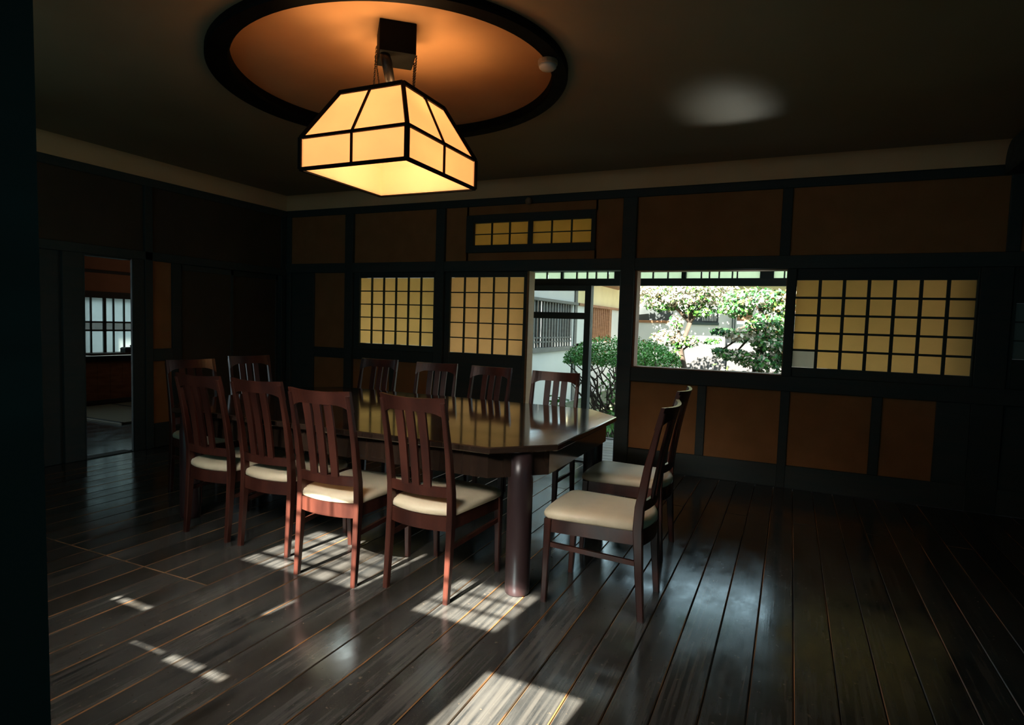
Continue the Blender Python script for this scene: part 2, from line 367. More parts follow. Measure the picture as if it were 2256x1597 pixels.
box('stile', -3.13, -3.045, ty, YB + .07, 2.043, 2.426, 'dark_wood', w6); box('stile', -1.778, -1.737, ty, YB + .07, 2.043, 2.426, 'dark_wood', w6)
box('stile', -2.440, -2.392, ty + .02, YB + .07, 2.118, 2.345, 'dark_wood', w6)
box('frame_rail', -3.045, -1.778, ty, YB + .07, 2.043, 2.118, 'dark_wood_h', w6); box('frame_rail', -3.045, -1.778, ty, YB + .07, 2.345, 2.426, 'dark_wood_h', w6)
w1 = struct('window_1', 'wide open window looking onto the sunlit garden')
box('frame_lining', -1.345, -1.322, YB + .01, YB + .15, .952, 1.851, 'brown_wood', w1); box('frame_lining', -.062, -.040, YB + .01, YB + .15, .952, 1.851, 'brown_wood', w1)
box('sill', -1.345, -.040, YB + .01, YB + .16, .950, .962, 'brown_wood', w1); box('head_lining', -1.345, -.040, YB + .01, YB + .15, 1.843, 1.853, 'brown_wood', w1)
# doorway to the veranda
d1 = struct('door_1', 'open doorway between the amber paper screen and the garden window')
box('jamb', -2.425, -2.400, YB - .005, YB + .14, 0, 1.851, 'jamb_wood', d1); box('jamb', -1.488, -1.475, YB + .02, YB + .14, 0, 1.851, 'dark_wood', d1)
box('threshold', -2.44, -1.475, YB, YB + .14, -.03, .012, 'dark_wood_h', d1)

# ---- left wall
wl = struct('wall_left', 'dark left wall with an open doorway and tall sliding door panels')
def lbox(name, y0, y1, z0, z1, mat, d0=0.0, d1=.10, par=wl, bev=.003): return box(name, XL - d1, XL - d0, y0, y1, z0, z1, mat, par, bev=bev)
lbox('rail', -.2, 5.6, 2.517, 2.592, 'dark_wood_h'); lbox('rail', -.2, 5.6, 1.82, 1.90, 'dark_wood_h', -.012)
lbox('post', 3.82, 3.895, 0, 2.517, 'dark_wood', -.012, .03); lbox('post', 3.705, 3.82, 0, 1.82, 'dark_wood', 0, .03); lbox('post', 5.53, 5.6, 0, 2.517, 'dark_wood')
lbox('post', 3.10, 3.268, 0, 1.82, 'dark_wood', 0); lbox('post', 4.106, 4.20, 0, 1.82, 'dark_wood', 0)
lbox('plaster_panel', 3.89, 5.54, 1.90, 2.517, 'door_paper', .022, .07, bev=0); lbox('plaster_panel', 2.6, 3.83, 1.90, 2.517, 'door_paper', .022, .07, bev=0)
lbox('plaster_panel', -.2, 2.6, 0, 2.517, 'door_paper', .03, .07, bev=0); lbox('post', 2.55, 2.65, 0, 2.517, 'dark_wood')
lbox('wood_panel', 2.65, 3.10, 0, 1.82, 'dark_wood', .03, .07, bev=0)
lbox('plaster_panel', 3.89, 4.11, .971, 1.827, 'plaster', .022, .07, bev=0); lbox('plaster_panel', 3.89, 4.11, .237, .853, 'plaster', .022, .07, bev=0)
lbox('rail', 3.89, 4.11, .853, .971, 'dark_wood_h'); lbox('rail', 3.89, 4.11, 0, .237, 'dark_wood_h')
for i, (a, b) in enumerate(((4.20, 4.86), (4.84, 5.53))):
    dd = .03 + .03 * i
    dr = struct('door_%d' % (3 + i), ('near' if i == 0 else 'far') + ' dark sliding door leaf on the left wall beyond the plaster strip')
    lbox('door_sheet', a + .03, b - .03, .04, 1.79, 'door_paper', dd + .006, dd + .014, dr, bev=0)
    lbox('stile', a, a + .035, .01, 1.82, 'dark_wood', dd, dd + .022, dr); lbox('stile', b - .035, b, .01, 1.82, 'dark_wood', dd, dd + .022, dr)
    lbox('frame_rail', a, b, .01, .06, 'dark_wood_h', dd, dd + .022, dr); lbox('frame_rail', a, b, 1.76, 1.82, 'dark_wood_h', dd, dd + .022, dr)
d2 = struct('door_2', 'narrow open doorway on the left into the side room')
lbox('jamb', 3.698, 3.705, 0, 1.82, 'dark_wood', 0, .03, d2); lbox('jamb', 3.268, 3.280, 0, 1.82, 'dark_wood', 0, .12, d2); lbox('lintel', 3.28, 3.69, 1.805, 1.822, 'dark_wood_h', 0, .12, d2)
lbox('threshold', 3.28, 3.69, -.03, .008, 'dark_wood_h', 0, .12, d2)

# ---- right wall, wall behind the camera
wr = box('wall_right', XR - .001, XR + .12, -.3, 5.75, -.1, 2.9, 'dark_wood', bev=0); tag(wr, 'dark right wall', kind='structure')
TE = math.tan(SUN_EL) * math.hypot(1, SUN_AZ)
def back(x, y):   # floor point -> where the sun ray that lights it passes the front wall
    dy = y - (YF + .015); return x - SUN_AZ * dy, TE * dy
holes = []
def hole(x0, x1, y0, y1):
    a, z0 = back(x0, y0); b, z1 = back(x1, y1); ym = (y0 + y1) / 2 - YF
    holes.append((x0 - SUN_AZ * ym, x1 - SUN_AZ * ym, z0, z1))
hole(-2.62, -1.84, 2.32, 2.88)        # openings shaped to throw the floor's sun patches, lattice ones first
hole(-1.49, -1.06, 2.27, 2.72)
hole(-1.00, -.62, 1.55, 2.01)
hole(-2.78, -2.54, 1.705, 1.765)
hole(-2.34, -2.15, 1.508, 1.545); hole(-2.11, -1.93, 1.482, 1.55); hole(-1.90, -1.80, 1.480, 1.545)
hole(-2.062, -2.035, 1.92, 2.11); hole(-1.46, -1.435, 1.79, 1.815)
wf = struct('wall_front', 'unseen wall behind the camera, its openings shaped to throw the sun patches')
def wall_with_holes(par, X0, X1, Z0, Z1, hs, y0, y1):
    xs_ = sorted({X0, X1} | {h[0] for h in hs} | {h[1] for h in hs}); 
    for i in range(len(xs_) - 1):
        a, b = xs_[i], xs_[i + 1]; mid = (a + b) / 2; z = Z0
        for h in sorted([h for h in hs if h[0] < mid < h[1]], key=lambda h: h[2]):
            if h[2] > z: box('wall_board', a, b, y0, y1, z, h[2], 'dark_wood', par, bev=0)
            z = h[3]
        if z < Z1: box('wall_board', a, b, y0, y1, z, Z1, 'dark_wood', par, bev=0)
wall_with_holes(wf, XL - .2, XR + .1, -.1, 2.9, holes, YF, YF + .03)
for h in holes[:2]:
    n = max(2, round((h[1] - h[0]) / .15)); k = 3
    for i in range(1, n): x = h[0] + (h[1] - h[0]) * i / n; box('muntin', x - .006, x + .006, YF + .005, YF + .02, h[2], h[3], 'dark_wood', wf, bev=0)
    for i in range(1, k + 1): z = h[2] + .11 * i; box('muntin', h[0], h[1], YF + .005, YF + .02, z - .005, z + .005, 'dark_wood', wf, bev=0)

# added lattices around the teal fill lights, at right and behind the camera
w8 = struct('fill_lattice_right', 'added lattice around the teal fill light by the right wall, outside the view')
for k in range(9): box('muntin', 1.905, 1.925, .40 + k * .30 - .01, .40 + k * .30 + .01, .70, 2.10, 'dark_wood', w8, bev=0)
for k in range(5): box('muntin', 1.90, 1.92, .40, 2.80, .70 + k * .35 - .01, .70 + k * .35 + .01, 'dark_wood_h', w8, bev=0)
box('frame_rail', 1.89, XR, .34, 2.86, 2.10, 2.18, 'dark_wood_h', w8); box('frame_rail', 1.89, XR, .34, 2.86, .62, .70, 'dark_wood_h', w8)
box('stile', 1.89, XR, .34, .40, .62, 2.18, 'dark_wood', w8); box('stile', 1.89, XR, 2.80, 2.86, .62, 2.18, 'dark_wood', w8)
w9 = struct('fill_lattice_front', 'added lattice around the teal fill light behind the camera')
for k in range(8): box('muntin', -4.5 + k * 2.2 / 7 - .01, -4.5 + k * 2.2 / 7 + .01, -.10, -.08, .60, 2.0, 'dark_wood', w9, bev=0)
for k in range(5): box('muntin', -4.5, -2.3, -.11, -.09, .60 + k * .35 - .01, .60 + k * .35 + .01, 'dark_wood_h', w9, bev=0)
# ---- ceiling with the round recess, cove
CC = (-2.22, 3.04)
def oval(k, n, t, z):
    """point k of n on the slightly oval moulding, t = 0 inner edge, 1 outer edge"""
    a_, b_ = .965 + .150 * t, .880 + .105 * t; an = math.radians(154); th = 2 * PI * k / n - an
    x, y = a_ * math.cos(th), b_ * math.sin(th)
    return Vector((-2.20 - .045 * t + x * math.cos(an) - y * math.sin(an), 3.03 + .018 * t + x * math.sin(an) + y * math.cos(an), z))
def ceiling():
    bm = bmesh.new(); n = 96
    # flat ceiling with a circular hole: ring of points joined out to a rectangle
    X0, X1, Y0, Y1 = XL - .12, XR + .12, -.32, YB + .12
    inner, outer = [], []
    for k in range(n):
        a = 2 * PI * k / n; c, s = math.cos(a), math.sin(a)
        inner.append(bm.verts.new(oval(k, n, .3, CZ)))
        t = min(((X1 - CC[0]) / c if c > 1e-9 else 1e9), ((X0 - CC[0]) / c if c < -1e-9 else 1e9), ((Y1 - CC[1]) / s if s > 1e-9 else 1e9), ((Y0 - CC[1]) / s if s < -1e-9 else 1e9))
        outer.append(bm.verts.new((CC[0] + t * c, CC[1] + t * s, CZ)))
    for k in range(n):
        j = (k + 1) % n
        bm.faces.new([inner[k], outer[k], outer[j], inner[j]])
        # corner fill
        pa, pb = outer[k].co, outer[j].co
        if abs(pa.x - pb.x) > 1e-4 and abs(pa.y - pb.y) > 1e-4:
            cx = X1 if max(pa.x, pb.x) > X1 - 1e-3 else X0
            cy = Y1 if max(pa.y, pb.y) > Y1 - 1e-3 else Y0
            bm.faces.new([outer[k], bm.verts.new((cx, cy, CZ)), outer[j]])
    g = bmesh.ops.extrude_face_region(bm, geom=bm.faces[:])
    for v in g['geom']:
        if isinstance(v, bmesh.types.BMVert): v.co.z += .16
    bmesh.ops.recalc_face_normals(bm, faces=bm.faces)
    return finish('ceiling', bm, 'ceiling')
ce = ceiling(); tag(ce, 'dark plaster ceiling with a large round recess', kind='structure')
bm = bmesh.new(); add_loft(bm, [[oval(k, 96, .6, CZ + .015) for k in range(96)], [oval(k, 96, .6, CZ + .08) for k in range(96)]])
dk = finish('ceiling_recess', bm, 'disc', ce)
bm = bmesh.new(); RP = [(0, .02), (0, -.03), (.08, -.04), (.92, -.04), (1, -.03), (1, .02)]
rr_ = [[bm.verts.new(oval(k, 96, t, CZ + z)) for k in range(96)] for t, z in RP]
for i in range(5):
    for k in range(96): bm.faces.new([rr_[i][k], rr_[i][(k + 1) % 96], rr_[i + 1][(k + 1) % 96], rr_[i + 1][k]])
bmesh.ops.recalc_face_normals(bm, faces=bm.faces)
rg = finish('ceiling_ring', bm, 'lamp_frame', ce)
rf = box('roof_slab', XL - 3.5, XR + .5, -.35, 7.35, 2.91, 2.98, 'tile', bev=0); tag(rf, 'roof over the room', kind='structure')
# cove: curved plaster moulding between wall and ceiling
def cove(name, pts_fn, a, b, lab):
    bm = bmesh.new(); prof = []
    R_ = .135
    for k in range(9):
        t = k / 8 * PI / 2
        prof.append((.004 + R_ * (1 - math.cos(t)), 2.592 + (CZ - 2.592) * math.sin(t)))
    A = [bm.verts.new(pts_fn(a, d, z)) for d, z in prof]; B = [bm.verts.new(pts_fn(b, d, z)) for d, z in prof]
    for k in range(8): bm.faces.new([A[k], B[k], B[k + 1], A[k + 1]])
    bmesh.ops.recalc_face_normals(bm, faces=bm.faces)
    o = finish(name, bm, 'cove', smooth=True); tag(o, lab, kind='structure'); return o
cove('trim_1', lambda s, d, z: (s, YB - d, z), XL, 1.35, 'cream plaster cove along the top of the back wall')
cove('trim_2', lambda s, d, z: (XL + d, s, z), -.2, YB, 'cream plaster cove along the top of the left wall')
t3 = box('trim_3', 1.35, 1.48, -.2, YB, 2.52, CZ + .02, 'dark_wood_h'); tag(t3, 'dark ceiling beam ending the cove on the right', kind='structure')
# dark post close to the camera at the left edge of the view
bm = bmesh.new()
add_loft(bm, [[(-.62, .13, 0), (-.464, .13, 0), (-.464, .25, 0), (-.62, .25, 0)], [(-.64, .13, CZ), (-.496, .13, CZ), (-.496, .25, CZ), (-.64, .25, CZ)]])
tp = finish('trim_4', bm, 'dark_wood'); tag(tp, 'black timber post close by at the left edge of the view', kind='structure')

# =================================================================== VERANDA
YO = 6.94
vd = box('veranda_floor', -9, 4, 5.74, YO + .06, -.07, -.032, 'subfloor', bev=0); tag(vd, 'grey boarded veranda floor outside the doorway', kind='structure')
DM = None
for i in range(9):
    y0 = 5.745 + i * .137
    if DM is None:
        bm = bmesh.new(); add_box(bm, -6.5, 6.5, -.066, .066, -.03, 0, .003); o = finish('deck_board', bm, 'deck', vd); DM = o.data
    else:
        o = bpy.data.objects.new('deck_board', DM); COL.objects.link(o); o.parent = vd
    o.location = (-2.5, y0 + .067, 0)
vw = struct('wall_veranda', 'outer glazed frame of the veranda with a row of transom panes')
def vb(name, x0, x1, z0, z1, mat='dark_wood', y0=YO - .03, y1=YO + .04, par=vw, bev=.003): return box(name, x0, x1, y0, y1, z0, z1, mat, par, bev=bev)
vb('head_rail', -9, 3, 1.985, 2.10, 'dark_wood_h'); vb('transom_rail', -9, 3, 1.798, 1.880, 'dark_wood_h'); vb('ground_sill', -9, 3, -.05, .012, 'grey_wood')
for a, b in ((-2.23, -2.157), (-3.66, -3.58), (-5.0, -4.9), (-6.5, -6.4)): vb('post', a, b, 0, 1.80)
vb('post', -.335, -.20, 1.88, 1.985); vb('post', -1.90, -1.80, 1.88, 1.985); vb('post', .35, .45, 0, 2.10); vb('post', -1.14, -1.09, 1.88, 1.985); vb('post', -2.56, -2.53, 1.88, 1.985)
# transom panes
tx = [-3.60, -3.26, -2.93, -2.74, -2.545, -2.36, -2.23, -2.12, -1.98, -1.85]
tx2 = [-1.80, -1.62, -1.455, -1.29, -1.115, -.93, -.845, -.745, -.61, -.56, -.27, -.10, .02, .18, .35]
for T in (tx, tx2):
    for i in range(len(T) - 1):
        vb('muntin', T[i] - .007, T[i] + .007, 1.88, 1.985, y0=YO - .02, y1=YO + .005, bev=0)
        vb('transom_pane', T[i] + .007, T[i + 1] - .007, 1.88, 1.985, 'frost', YO + .012, YO + .016, bev=0)
vb('muntin', -3.6, .35, 1.955, 1.961, y0=YO - .015, y1=YO + .005, bev=0)
# sliding door leaf (upper light, mid rail, lower light)
sl = struct('door_5', 'sliding veranda door leaf with two lights left of the opening')
def sb(name, x0, x1, z0, z1): return box(name, x0, x1, YO - .065, YO - .033, z0, z1, 'dark_wood', sl)
sb('stile', -2.232, -2.157, .012, 1.80); sb('stile', -3.46, -3.385, .012, 1.80); sb('frame_rail', -3.385, -2.232, 1.735, 1.80); sb('frame_rail', -3.385, -2.232, 1.400, 1.477); sb('frame_rail', -3.385, -2.232, .012, .10)
gl = bpy.data.materials.new('clear_glass'); gl.use_nodes = True
_t = gl.node_tree; _t.nodes.remove(_t.nodes['Principled BSDF'])
_tr = _t.nodes.new('ShaderNodeBsdfTransparent'); _tr.inputs[0].default_value = (.9, .95, .95, 1); _g = _t.nodes.new('ShaderNodeBsdfGlossy'); _g.inputs['Roughness'].default_value = .02
_m = _t.nodes.new('ShaderNodeMixShader'); _f = _t.nodes.new('ShaderNodeFresnel'); _t.links.new(_f.outputs[0], _m.inputs[0]); _t.links.new(_tr.outputs[0], _m.inputs[1]); _t.links.new(_g.outputs[0], _m.inputs[2]); _t.links.new(_m.outputs[0], _t.nodes['Material Output'].inputs[0])
M['glass'] = gl
for z0, z1 in ((.10, 1.40), (1.477, 1.735)): box('glass_pane', -3.385, -2.232, YO - .051, YO - .047, z0, z1, 'glass', sl, bev=0)
# unseen boarding added at the right, so that the right screen is dim
ob = box('shade_boarding', .45, 4.0, YO - .02, YO + .04, 0, 2.10, 'grey_wood', bev=0); tag(ob, 'unseen boarding added right of the veranda opening to dim the right screen', kind='structure')
vc = box('veranda_ceiling', -9, 4, 5.72, 7.3, 2.62, 2.66, 'brown_wood', bev=0); tag(vc, 'boarded veranda ceiling', kind='structure')
vf = box('wall_over_veranda', -9, -3.7, YO, YO + .04, 2.10, 2.62, 'garden_plaster', bev=0)  # its unseen frosted strip is added to light the transom window
box('plaster_strip', -1.55, 4, YO, YO + .04, 2.10, 2.62, 'garden_plaster', vf, bev=0); box('frosted_pane', -3.7, -1.55, YO, YO + .01, 2.10, 2.62, 'frost', vf, bev=0); tag(vf, 'wall above the veranda frame, unseen frosted strip added to light the transom', kind='structure')

# =================================================================== SIDE ROOM (left)
XS = -8.94
sf = box('floor_side_room', XS - .2, XL - .06, 2.0, 8.2, -.03, .006, 'plank', bev=0); tag(sf, 'dark glossy floor of the side room', kind='structure')
tm = box('tatami_mat', -8.60, -7.05, 4.50, 6.2, .006, .03, 'tatami', sf); 
for q in (4.50, 5.35, 6.18): box('mat_border', -8.60, -7.05, q - .02, q + .02, .028, .033, 'dark_wood_h', sf, bev=0)
ss = struct('wall_side_room', 'far wall of the side room with a latticed window above a wooden counter')
def sxb(name, y0, y1, z0, z1, mat, d0=0., d1=.1, par=ss, bev=.002): return box(name, XS - d1, XS - d0, y0, y1, z0, z1, mat, par, bev=bev)
sxb('plaster_panel', 3.4, 7.2, 1.90, 2.3, 'room_plaster', .02, .06, bev=0); sxb('plaster_panel', 3.4, 7.2, 1.60, 1.86, 'room_plaster', .02, .06, bev=0)
sxb('rail', 3.4, 7.2, 1.86, 1.90, 'dark_wood_h', -.02); sxb('rail', 3.4, 7.2, 1.51, 1.60, 'dark_wood_h', -.01)
sxb('rail', 3.4, 7.2, -.05, .05, 'dark_wood_h', -.01, .1)
sxb('wood_panel', 3.4, 5.20, 0, 1.51, 'dark_wood', .02, .06, bev=0); sxb('post', 5.12, 5.205, 0, 1.51, 'dark_wood'); sxb('post', 6.62, 6.75, 0, 1.51, 'dark_wood'); sxb('wood_panel', 6.75, 7.2, 0, 1.51, 'dark_wood', .02, .06, bev=0)
for k in range(8):
    sxb('wood_panel', 5.205 + k * .178, 5.205 + (k + 1) * .178 - .004, .04, .66, 'brown_wood', .02, .05, bev=.002)
sxb('rail', 5.2, 6.7, .60, .68, 'dark_wood_h', -.02)
w7 = struct('window_7', 'latticed window with cool frosted panes in the side room')
ys = [5.205, 5.307, 5.494, 5.622, 5.775, 5.93, 6.08, 6.24, 6.40, 6.62]
for i in range(len(ys) - 1):
    sxb('frosted_pane', ys[i], ys[i + 1], 1.166, 1.515, 'frost_cool', .045, .049, w7, 0); sxb('frosted_pane', ys[i], ys[i + 1], .735, 1.047, 'frost_cool', .045, .049, w7, 0)
    if i: hw = .02 if i in (2, 5, 8) else .009; sxb('muntin', ys[i] - hw, ys[i] + hw, .73, 1.515, 'dark_wood', .02, .045, w7, 0)
sxb('glass_pane', 5.205, 6.62, 1.05, 1.163, 'glass', .045, .049, w7, 0)
for z in (1.047, 1.166): sxb('muntin', 5.2, 6.62, z - .012, z + .012, 'dark_wood_h', .02, .045, w7, 0)
box('sill', XS - .03, XS + .16, 5.20, 6.64, .70, .73, 'grey_wood', w7)
for nm, a in (('wall_side_near', (XS - .1, XL - .1, 2.0, 2.1, 0, 2.4)), ('wall_side_far', (XS - .1, XL - .12, 7.1, 7.2, 0, 2.4))):
    o = box(nm, *a, 'room_plaster', bev=0); tag(o, ('near' if 'near' in nm else 'far') + ' end wall of the side room', kind='structure')
for nm_, a_ in (('back_board', (XL - .1, XR, YB + .075, YB + .13, 2.44, 2.92)), ('back_board', (XL - .14, XL - .075, -.3, YB + .13, 2.44, 2.92))): box(nm_, *a_, 'dark_wood', wb if a_[1] > 0 else wl, bev=0)
box('back_board', XL - .14, XL - .075, -.3, 3.26, -.05, 2.45, 'dark_wood', wl, bev=0); box('back_board', XL - .14, XL - .075, 3.83, YB + .13, -.05, 2.45, 'dark_wood', wl, bev=0)
box('back_board', XL - .1, -4.70, YB + .075, YB + .13, -.05, 1.9, 'dark_wood', wb, bev=0)
wx = box('wall_side_return', XL - .1, XL - .04, 5.72, 7.2, 0, 2.4, 'room_plaster', bev=0); tag(wx, 'return wall of the side room beyond the corner', kind='structure')
sc_ = box('ceiling_side_room', XS - .2, XL - .04, 2.0, 7.2, 2.08, 2.14, 'dark_wood_h', bev=0); tag(sc_, 'low dark ceiling of the side room', kind='structure')
cy = box('wall_courtyard', XS - 1.6, XS - 1.5, 3.5, 9, -.3, 2.6, 'grey_wood', bev=0); tag(cy, 'grey fence outside the side room window', kind='structure')
sl_ = bpy.data.lights.new('side_room_fill', 'POINT'); sl_.energy = 2.2; sl_.color = (1.0, .62, .42); sl_.shadow_soft_size = .2  # added lamp without a fixture, warms the side room's upper wall
slo = bpy.data.objects.new('side_room_fill', sl_); COL.objects.link(slo); slo.location = (-7.6, 6.3, 1.7)
# small lidded box on the sill
lb = empty('lidded_box', (XS + .08, 5.80, .73)); tag(lb, 'small dark lidded box with a knob on the side room window sill', 'box')
bm = bmesh.new(); add_box(bm, -.06, .06, -.12, .14, 0, .055, .004); finish('box_body', bm, 'dark_wood', lb)
bm = bmesh.new(); add_loft(bm, [[(-.066, -.126, .055), (.066, -.126, .055), (.066, .146, .055), (-.066, .146, .055)], [(-.05, -.10, .075), (.05, -.10, .075), (.05, .12, .075), (-.05, .12, .075)]]); finish('lid', bm, 'dark_wood', lb)
bm = bmesh.new(); add_lathe(bm, [(0, .075), (.010, .075), (.008, .085), (.014, .095), (.010, .104), (0, .106)], 12); finish('knob', bm, 'dark_wood', lb, smooth=True)

# =================================================================== CHAIRS
def ring4(cx, cy, z, wx_, wy_): return [(cx - wx_ / 2, cy - wy_ / 2, z), (cx + wx_ / 2, cy - wy_ / 2, z), (cx + wx_ / 2, cy + wy_ / 2, z), (cx - wx_ / 2, cy + wy_ / 2, z)]
HW = .178      # half distance between rear posts (centres)
def bow(x, amt): return -amt * (1 - (x / HW) ** 2)
def make_chair():
    r = empty('dining_chair')
    for s in (-1, 1):                         # rear legs running up into the back posts
        bm = bmesh.new()
        path = [(0, -.030, .026, .030), (.20, -.014, .030, .036), (.42, .000, .031, .044), (.52, -.004, .030, .042), (.70, -.032, .027, .034), (.86, -.066, .025, .027), (.952, -.090, .024, .022)]
        add_loft(bm, [ring4(s * (HW - .004 * (z / .95)), y, z, a, b) for z, y, a, b in path])
        bmesh.ops.bevel(bm, geom=[e for e in bm.edges if abs((e.verts[0].co - e.verts[1].co).z) > .05], offset=.004, segments=1, affect='EDGES')
        finish('leg', bm, 'mahogany', r)
    for s in (-1, 1):                         # front legs
        bm = bmesh.new()
        add_loft(bm, [ring4(s * .196, .432, 0, .026, .026), ring4(s * .198, .425, .20, .031, .031), ring4(s * .198, .42, .408, .036, .036)])
        bmesh.ops.bevel(bm, geom=[e for e in bm.edges if abs((e.verts[0].co - e.verts[1].co).z) > .05], offset=.004, segments=1, affect='EDGES')
        finish('leg', bm, 'mahogany', r)
    # apron: two sides, front, bowed rear
    bm = bmesh.new()
    for s in (-1, 1):
        add_loft(bm, [[(s * (HW + .006), .018, .345), (s * (HW - .012), .018, .345), (s * (HW - .012), .018, .408), (s * (HW + .006), .018, .408)],
                      [(s * .206, .405, .345), (s * .188, .405, .345), (s * .188, .405, .408), (s * .206, .405, .408)]])
    add_box(bm, -.185, .185, .422, .440, .350, .408)
    n = 10; secs = []
    for i in range(n + 1):
        x = -HW + .012 + (2 * HW - .024) * i / n; y = bow(x, .034)
        secs.append([(x, y - .010, .338), (x, y + .008, .338), (x, y + .008, .408), (x, y - .010, .408)])
    add_loft(bm, secs); finish('seat_frame', bm, 'mahogany', r)
    # upholstered seat, bowed at the back, rounded at the front
    bm = bmesh.new(); outline = []
    for i in range(13): x = -HW + .014 + (2 * HW - .028) * i / 12; outline.append((x, bow(x, .040) - .004))
    outline += [(HW + .012, .030), (.212, .37), (.210, .425), (.185, .450)]
    outline += [(.09, .458), (0, .460), (-.09, .458)]
    outline += [(-.185, .450), (-.210, .425), (-.212, .37), (-HW - .012, .030)]
    secs = []
    for z, k in ((.408, .975), (.414, .995), (.430, 1.0), (.444, .975), (.453, .90), (.459, .72), (.462, .42), (.463, .12)):
        secs.append([(x * k, .21 + (y - .21) * k, z) for x, y in outline])
    add_loft(bm, secs); finish('seat', bm, 'leather', r, smooth=True)
    # top rail: bowed in plan, arched underneath
    bm = bmesh.new(); secs = []; n = 16
    for i in range(n + 1):
        x = -(HW + .008) + 2 * (HW + .008) * i / n; u = abs(x) / HW
        y = -.088 + bow(min(abs(x), HW), .034); zt = .975 - .006 * (1 - min(u, 1) ** 2); zb = .905 - .030 * max(0, (u - .55) / .45) ** 2
        if u > .98: zb = .872
        th = .017
        lean = (.975 - zb) * .26
        secs.append([(x, y - th / 2 + lean, zb), (x, y + th / 2 + lean, zb), (x, y + th / 2, zt), (x, y - th / 2, zt)])
    add_loft(bm, secs); finish('top_rail', bm, 'mahogany', r)
    # lower back rail
    bm = bmesh.new(); secs = []
    for i in range(11):
        x = -HW + .010 + (2 * HW - .020) * i / 10; y = -.006 + bow(x, .026)
        secs.append([(x, y - .009, .498), (x, y + .009, .498), (x, y + .003, .546), (x, y - .013, .546)])
    add_loft(bm, secs); finish('lower_rail', bm, 'mahogany', r)
    for k in (-1, 0, 1):                      # slats
        bm = bmesh.new(); x = k * .064; secs = []
        for j in range(7):
            t = j / 6; z = .540 + .370 * t; y = (-.014 + bow(x, .026)) * (1 - t) + (-.071 + bow(x, .034)) * t + .006 * math.sin(PI * t)
            ww = .041 + .004 * t; secs.append([(x - ww / 2, y - .006, z), (x + ww / 2, y - .006, z), (x + ww / 2, y + .006, z), (x - ww / 2, y + .006, z)])
        add_loft(bm, secs); finish('slat', bm, 'mahogany', r)
    for s in (-1, 1):
        bm = bmesh.new(); add_loft(bm, [[(s * (HW + .002) + dx, .0, .262 + dz) for dx, dz in ((-.008, -.011), (.008, -.011), (.008, .011), (-.008, .011))],
                                        [(s * .198 + dx, .42, .285 + dz) for dx, dz in ((-.008, -.011), (.008, -.011), (.008, .011), (-.008, .011))]])
        finish('stretcher', bm, 'mahogany', r)
    return r
chair0 = make_chair()
used = [False]
def chair(x, y, deg, label, group):
    o = copy_tree(chair0) if used[0] else chair0
    used[0] = True
    o.location = (x, y, 0); o.rotation_euler = (0, 0, math.radians(deg)); tag(o, label, 'chair', group); return o
G1, G2, G3, G4 = 'chairs along the near side of the table', 'chairs along the window side of the table', 'chairs at the right end of the table', 'chairs at the left end of the table'
chair(-1.580, 2.445, -3, 'red mahogany slat-back chair on the near side, closest to the thick table leg', G1)
chair(-2.075, 2.368, 2, 'bright red mahogany slat-back chair on the near side, standing in the sun patch', G1)
chair(-2.640, 2.505, 0, 'dim mahogany chair on the near side, second from the left in its row', G1)
chair(-3.10, 2.505, -1, 'darkest mahogany chair on the near side, leftmost of its row', G1)
chair(-3.290, 4.300, 184, 'dark slat-back chair at the window side, leftmost, before the ochre wall panel', G2)
chair(-2.680, 4.280, 187, 'dark slat-back chair at the window side, in front of the corner post', G2)
chair(-2.165, 4.240, 175, 'reddish slat-back chair at the window side, before the amber paper screen', G2)
chair(-1.575, 4.150, 181, 'black slat-back chair silhouetted against the open doorway', G2)
chair(-.578, 2.850, 90, 'dark chair with cream seat at the right end, closest to the viewer', G3)
chair(-.640, 3.620, 90, 'dark chair with pale seat at the right end, behind the nearer one', G3)
chair(-4.090, 3.180, -101, 'dim brown chair at the left end, beside the plaster strip', G4)
chair(-4.200, 3.830, -103, 'pale-lit slat-back chair at the left end, farther from the viewer', G4)

# =================================================================== TABLE
tb = empty('dining_table', (-2.33, 3.275, 0)); tag(tb, 'long black lacquered dining table with clipped corners under the paper lamp', 'table')
TX, TY, TC = 1.335, .785, .245
def octo(hx, hy, c, z): return [(-hx + c, -hy, z), (hx - c, -hy, z), (hx, -hy + c, z), (hx, hy - c, z), (hx - c, hy, z), (-hx + c, hy, z), (-hx, hy - c, z), (-hx, -hy + c, z)]
bm = bmesh.new(); add_loft(bm, [octo(TX - .006, TY - .006, TC, .712), octo(TX, TY, TC, .718), octo(TX, TY, TC, .740), octo(TX - .005, TY - .005, TC, .745)])
finish('tabletop', bm, 'table', tb)
bm = bmesh.new()
o1, i1 = octo(TX - .055, TY - .055, TC - .02, 0), octo(TX - .085, TY - .085, TC - .03, 0)
for k in range(8):
    j = (k + 1) % 8
    add_loft(bm, [[(o1[k][0], o1[k][1], .585), (i1[k][0], i1[k][1], .585), (i1[k][0], i1[k][1], .712), (o1[k][0], o1[k][1], .712)],
                  [(o1[j][0], o1[j][1], .585), (i1[j][0], i1[j][1], .585), (i1[j][0], i1[j][1], .712), (o1[j][0], o1[j][1], .712)]])
finish('apron', bm, 'table', tb)
for sx in (-1, 1):
    for sy in (-1, 1):
        bm = bmesh.new(); add_lathe(bm, [(.053, 0), (.060, .008), (.062, .05), (.062, .57), (.056, .590), (.056, .70)], 24, (sx * 1.170, sy * .600)); finish('leg', bm, 'table_leg', tb, smooth=True)
for sx in (-1, 1): bm = bmesh.new(); add_box(bm, sx * 1.17 - .02, sx * 1.17 + .02, -.56, .56, .56, .64, .003); finish('bearer', bm, 'table_leg', tb)

